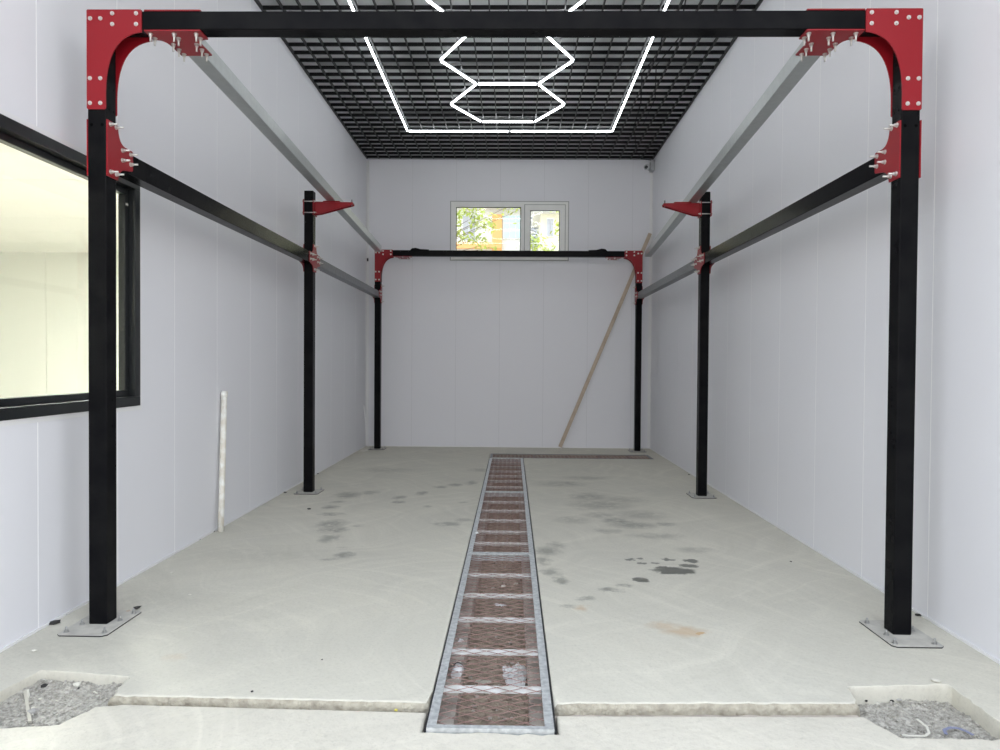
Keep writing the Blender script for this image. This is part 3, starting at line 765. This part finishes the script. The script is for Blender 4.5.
for i,(u,v,m_,lab) in enumerate(((461,641,'plastic','white scrap of film on the left trench ledge near the front'),(458,663,'paper','tiny paper scrap on the trench ledge above the white cup'),
        (503,586,'paper','square white paper scrap in the trench under the front grate'),(516,584,'straw','beige crumpled scrap right of the square paper in the trench'),
        (483,682,'straw','pale brown strip on the trench dirt below the bag'),(500,605,'plastic','thin white film strip across the trench dirt'),(477,533,'plastic','white shred lying against the middle grate frame'))):
    z=-.115 if u<465 else -.215
    if v<540: z=.006
    q=on(2,z,u,v)
    crumple('litter_scrap',q.x,q.y,z-.004,(.045 if i in(4,5) else .022),.024,.016,m_,lab,'litter',20+i,7)

# ---------------------------------------------------------------- pipe, battens, camera, cables
b=MB(); p0=Vector((-2.405,5.770,0)); p1=Vector((-2.432,5.905,1.150))
b.tube([p0,p0.lerp(p1,.3)+Vector((.001,0,0)),p0.lerp(p1,.7),p1],.0245,20)
o=tag(b.build('plastic_pipe','pipe'),'slim white plastic pipe standing upright against the left wall','pipe')
b=MB(); d=(p1-p0).normalized(); b.cyl(p1-d*.035,p1+d*.004,.0275,n=20); b.cyl(p1+d*.004,p1+d*.012,.0275,.020,n=20); b.build('end_cap','pipe',o)
b=MB(); b.bar((.815,11.785,.022),(2.288,11.800,3.60),.058,.026,(0,1,0))
tag(b.build('wooden_batten','wood'),'long pale wooden batten leaning across the back wall on the right','batten')
q0=on(1,11.70,368.5,446); q1=on(0,XL+.012,364.5,404)
b=MB(); b.bar((q0.x,11.68,.012),(XL+.016,11.60,.70),.018,.010,(0,1,0)); tag(b.build('wooden_stick','trim'),'short thin white stick leaning in the rear left corner','stick')
# security camera in the rear right corner
t=empty('security_camera',(2.31,11.74,4.66),'small grey security camera in the upper rear right corner','camera')
b=MB(); b.box(2.262,2.330,11.66,11.80,4.61,4.775); b.build('mount_box','camgrey',t,.006)
b=MB(); b.cyl((2.255,11.74,4.69),(2.225,11.71,4.68),.014,n=12); b.build('bracket_arm','camgrey',t)
b=MB(); b.cyl((2.250,11.73,4.672),(2.175,11.60,4.645),.048,.046,n=24); o=b.build('camera_body','camgrey',t)
b=MB(); b.cyl((2.176,11.602,4.6455),(2.168,11.590,4.643),.028,n=24); b.build('lens','lens',o)
b=MB(); b.tube([(2.30,11.75,4.783),(2.27,11.74,4.80),(2.20,11.70,4.80),(2.12,11.72,4.812),(2.02,11.6,4.88)],.006,8)
tag(b.build('cable','cable'),'black cable running from the security camera up through the ceiling grid','cable')
b=MB(); b.tube([(1.50,7.0,ZC+.12),(1.62,7.9,ZC+.066),(1.55,8.6,ZC+.10),(1.70,9.5,ZC+.066),(1.78,10.5,ZC+.09),(2.02,11.6,ZC+.05)],.009,8)
b.tube([(1.62,6.6,ZC+.14),(1.75,7.6,ZC+.055),(1.68,8.4,ZC+.11),(1.85,9.3,ZC+.06),(1.9,10.4,ZC+.10)],.007,8)
tag(b.build('cable','cable'),'loose dark cables lying above the ceiling grid on the right','cable')
b=MB(); b.tube([(XL+.03,D-.03,ZC-.03),(XL+.028,D-.02,4.0),(XL+.03,D-.02,3.17)],.005,8); o=tag(b.build('cord','trim'),'thin white cord hanging in the rear left corner with a dark plug','cord')
b=MB(); b.cyl((XL+.025,D-.02,3.17),(XL+.025,D-.02,3.12),.014,n=12); b.build('plug','cable',o)

# ---------------------------------------------------------------- crumbs and chips on the floor
def chip(u,v,r,m,label,seed,group=None,fl_=.35,z=0,nm='debris_chip',cat='debris'):
    q=on(2,z,u,v); b=MB(); b.rock((q.x,q.y,z+r*fl_*.55),r,seed,fl_)
    zs=min(v_.co.z for v_ in b.bm.verts)
    bmesh.ops.translate(b.bm,verts=b.bm.verts,vec=(0,0,z-zs+.0005))
    return tag(b.build(nm,m),label,cat,group)
CH=[(54,624,.028,'dark','black flake beside the wall left of the front left base plate'),(199,540,.014,'dark','small dark chip on the floor below the white pipe'),
 (214,532,.012,'dark','tiny dark chip at the foot of the white pipe'),(309,509.5,.020,'dark','dark lump on the floor in front of the left middle post'),
 (285,493,.020,'dark','dark chip at the wall left of the middle base plate'),(318,474,.016,'dark','dark chip by the left wall just behind the middle post'),
 (137,609,.022,'dark','dark flake behind the front left base plate'),(128,612,.014,'wood','brown crumb on the front left base plate corner'),
 (34,651.5,.014,'paper','white crumb on the floor in front of the left base plate'),(172,573,.012,'paper','white crumb on the floor near the left wall'),
 (190,595,.010,'paper','white crumb between left wall and front left base plate'),(65,615.5,.012,'dark','small black crumb against the wall behind the front left plate'),
 (417,446.5,.014,'dark','tiny dark chip at the foot of the back wall'),(918,616,.018,'dark','dark flake at the right wall behind the front right post'),
 (791,562,.010,'dark','dark speck on the floor between the right posts'),(936,682,.020,'paper','white chip at the rim of the right pit'),
 (252,692,.008,'dark','dark speck on the front left floor near the slab edge'),(322,660,.006,'dark','dark speck halfway between left pit and grate'),
 (689,475,.016,'dark','dark chip at the right wall beyond the middle post')]
for i,c in enumerate(CH): chip(c[0],c[1],c[2],c[3],c[4],100+i)
q=on(2,0,364,451.5); crumple('floor_cloth',q.x,q.y,.002,.09,.13,.03,'paper','flat white scrap on the floor beside the rear left post','litter',5,9)
# pit things
def sliver(pts,w,h,m,name,label,cat):
    b=MB()
    for a,c in zip(pts,pts[1:]): b.bar(a,c,w,h)
    return tag(b.build(name,m),label,cat)
def PZ(u,v,z=-.055): return on(2,z,u,v)
a=PZ(25,691,-.03); c=PZ(30,722,-.045)
sliver([a,c],.012,.006,'straw','wood_splinter','long pale wood splinter standing in the left pit','splinter')
a=PZ(27,690,-.04); c=PZ(29,701,-.06); sliver([a,c],.014,.004,'paper','wood_splinter','short white splinter beside the long one in the left pit','splinter')
a=PZ(15,701); c=PZ(22,694); sliver([a,c],.006,.004,'straw','wood_splinter','thin straw like splinter at the left wall of the left pit','splinter')
a=PZ(91,690); c=PZ(97,693.5); sliver([a,c],.006,.005,'paper','wood_splinter','small white sliver in the right half of the left pit','splinter')
for i,(u,v,r,m_,lab) in enumerate(((45,687.5,.020,'dark','flat dark stone in the middle of the left pit'),(66,684.5,.012,'stone','rounded stone behind the sliver in the left pit'),(77,686.5,.018,'paper','pale flat stone in the left pit beside a black flake'),
       (80,689.5,.010,'dark','black flake beside the pale stone of the left pit'),(33,714,.022,'stone','pale lump beside the long splinter of the left pit'),(40,700,.008,'paper','tiny white crumb in the centre of the left pit'),(33,709,.009,'paper','white crumb above the pale lump in the left pit'),
       (55,684,.010,'stone','small stone near the rear edge of the left pit'),(43,681,.012,'stone','small stone at the rear corner of the left pit'),
       (913,698,.018,'paper','white pointed stone near the rear wall of the right pit'),(899,701,.014,'stone','grey stone left of the white one in the right pit'),(892,702,.010,'dark','dark crumb at the left rear of the right pit'),
       (866,702,.010,'dark','dark crumb at the left corner of the right pit'),(877,705,.009,'paper','pale crumb on the left side of the right pit'))):
    chip(u,v,r,m_,lab,300+i,None,.55,(-.052 if u<500 else -.070),'stone','stone')
P=[PZ(945,727),PZ(948,733),PZ(955,735.5)]
pts=[PZ(u,v,-.055) for u,v in ((946,734),(944,730),(950,727.5),(958,728),(966,731),(973,735))]
b=MB(); 
for a,c in zip(pts,pts[1:]): b.bar(a,c,.012,.003)
tag(b.build('plastic_strip','blue'),'curled blue plastic strip lying in the right pit','litter')
pts=[PZ(u,v,-.05) for u,v in ((917,719),(922,723),(927,727),(929,733),(925,736),(912,736),(902,735))]
b=MB()
for a,c in zip(pts,pts[1:]): b.bar(a,c,.010,.003)
tag(b.build('paper_strip','paper'),'curled cream paper strip at the front edge of the right pit','litter')
q=on(2,-.036,396,711.5); chip(396,711.5,.009,'yellow','small yellow scrap at the step left of the grate',77,None,.8,-.036)

# ---------------------------------------------------------------- outside the rear window
YE=22.0
def E(u,v,y=YE): return on(1,y,u,v)
def fbox(b,u0,v0,u1,v1,y,d): 
    a=E(u0,v0,y); c=E(u1,v1,y); b.box(a.x,c.x,y-d,y,a.z,c.z)
t=empty('neighbour_building',(1.0,YE,-.05),'white building with orange cladding and teal windows outside the back window','building')
b=MB(); b.box(-14,5.6,YE,YE+8,-.05,6.2); b.build('wall','render',t)
b=MB(); b.box(-14.3,5.4,YE-.5,YE+8,6.2,6.4); b.build('eave','render',t)
b=MB(); fbox(b,492.5,215,501.8,252,YE,.10); fbox(b,440,243,501.8,249,YE,.14); b.build('cladding','orange',t)
b=MB(); fbox(b,503,215,522,239,YE,.05); w=b.build('window','pvcw',t)
b=MB()
for i in range(3):
    for j in range(3): fbox(b,503.6+i*6.3,215.8+j*7.8,509+i*6.3,222.3+j*7.8,YE-.05,.02)
b.build('pane','teal',w)
b=MB(); fbox(b,462,214,476,242,YE,.05); w=b.build('window','pvcw',t)
b=MB(); fbox(b,463,216,468.5,240,YE-.05,.02); fbox(b,469.5,216,475,240,YE-.05,.02); b.build('pane','greyw',w)
b=MB()
for k in range(5):
    a=E(531,219+k*6); c=E(538,223+k*6); b.bar((a.x,YE-.3,a.z),(c.x,YE-.3,c.z),.3,.05)
    b.bar((c.x,YE-.3,c.z),(a.x,YE-.3,E(531,225+k*6).z),.3,.03)
b.build('stair','greyw',t)
t=empty('neighbour_house',(2.2,19,0),'yellow rendered house with a shuttered window outside the back window','building')
a=E(541,214,19); c=E(600,300,19)
b=MB(); b.box(a.x,a.x+6,19,20.6,-.05,a.z); b.build('wall','ochre',t)
b=MB(); b.box(a.x-.2,a.x+6.2,18.7,20.9,a.z,a.z+.10); b.build('roof','render',t)
b=MB(); fbox(b,546.5,218,554,237,19,.04); w=b.build('window','pvcw',t)
b=MB(); fbox(b,547.3,219,550,236,18.96,.02); fbox(b,550.6,219,553.2,236,18.96,.02); b.build('shutter','greyw',w)
# trees
def tree(x,y,crown,label,seed,trunk_top):
    rnd=random.Random(seed); t=empty('tree',(x,y,-.05),label,'tree')
    b=MB(); b.tube([(x,y,-.05),(x+.05,y,1.5),(x-.05,y+.05,trunk_top*.7),(x,y,trunk_top)],[.11,.09,.06,.03],10)
    for (cx,cy,cz,r,n) in crown: b.tube([(x,y,trunk_top*.75),((x+cx)/2,(y+cy)/2,(trunk_top*.75+cz)/2+.1),(cx,cy,cz)],[.014,.009,.004],6)
    b.build('trunk','bark',t)
    b=MB()
    for (cx,cy,cz,r,n) in crown:
        for k in range(int(n*.5)):
            p=Vector((cx,cy,cz))+Vector((rnd.gauss(0,1)*r[0],rnd.gauss(0,1)*r[0],rnd.gauss(0,1)*r[1]))
            a=Vector((rnd.uniform(-1,1),rnd.uniform(-1,1),rnd.uniform(-1,.2))).normalized(); s=rnd.uniform(.04,.075)
            c=a.orthogonal().normalized(); q=[p,p+a*s+c*s*.45,p+a*s*2,p+a*s-c*s*.45]
            b._f([b.bm.verts.new(w_) for w_ in q])
    b.build('foliage','leaf',t); return t
def C(u,v,y,r,n):
    q=on(1,y,u,v); return (q.x,y,q.z,r,n)
tree(-3.2,15.6,[C(459,217,15.6,(.10,.18),80),C(476,216,15.6,(.14,.12),120),C(482,221,15.5,(.14,.10),100),C(470,211,15.6,(.2,.06),60),C(489,225,15.4,(.10,.07),60),C(472,236,15.5,(.14,.08),60),C(482,237,15.5,(.1,.1),60),
   C(505,208,15.5,(.1,.05),30),C(519,210,15.4,(.05,.06),20),C(480,246,15.5,(.08,.08),40),C(491,247,15.5,(.06,.06),30),C(458,229,15.6,(.08,.15),60)],'leafy green tree with loose branches behind the left window pane',4,4.2)
tree(2.4,17.0,[C(538,246,17,(.2,.14),160),C(535,240,17,(.12,.08),80),C(558,226,17,(.08,.16),80),C(560,232,17,(.06,.14),60),C(545,250,17,(.2,.1),60)],'small green tree behind the right window pane',11,3.6)

# ---------------------------------------------------------------- light
wd=bpy.data.worlds.new('world'); SC.world=wd; wd.use_nodes=True; nt=wd.node_tree; bg=nt.nodes['Background']
tc=nt.nodes.new('ShaderNodeTexCoord'); sp=nt.nodes.new('ShaderNodeSeparateXYZ'); nt.links.new(tc.outputs['Generated'],sp.inputs[0])
rp=nt.nodes.new('ShaderNodeValToRGB'); nt.links.new(sp.outputs['Z'],rp.inputs[0])
rp.color_ramp.elements[0].position=0; rp.color_ramp.elements[0].color=(1.0,.965,.94,1)
rp.color_ramp.elements[1].position=.55; rp.color_ramp.elements[1].color=(.80,.88,1.0,1)
nt.links.new(rp.outputs[0],bg.inputs[0]); bg.inputs[1].default_value=2.6

SC.view_settings.view_transform='Standard'; SC.view_settings.look='None'; SC.view_settings.gamma=1; SC.view_settings.use_curve_mapping=False
SC.view_settings.exposure=0.18
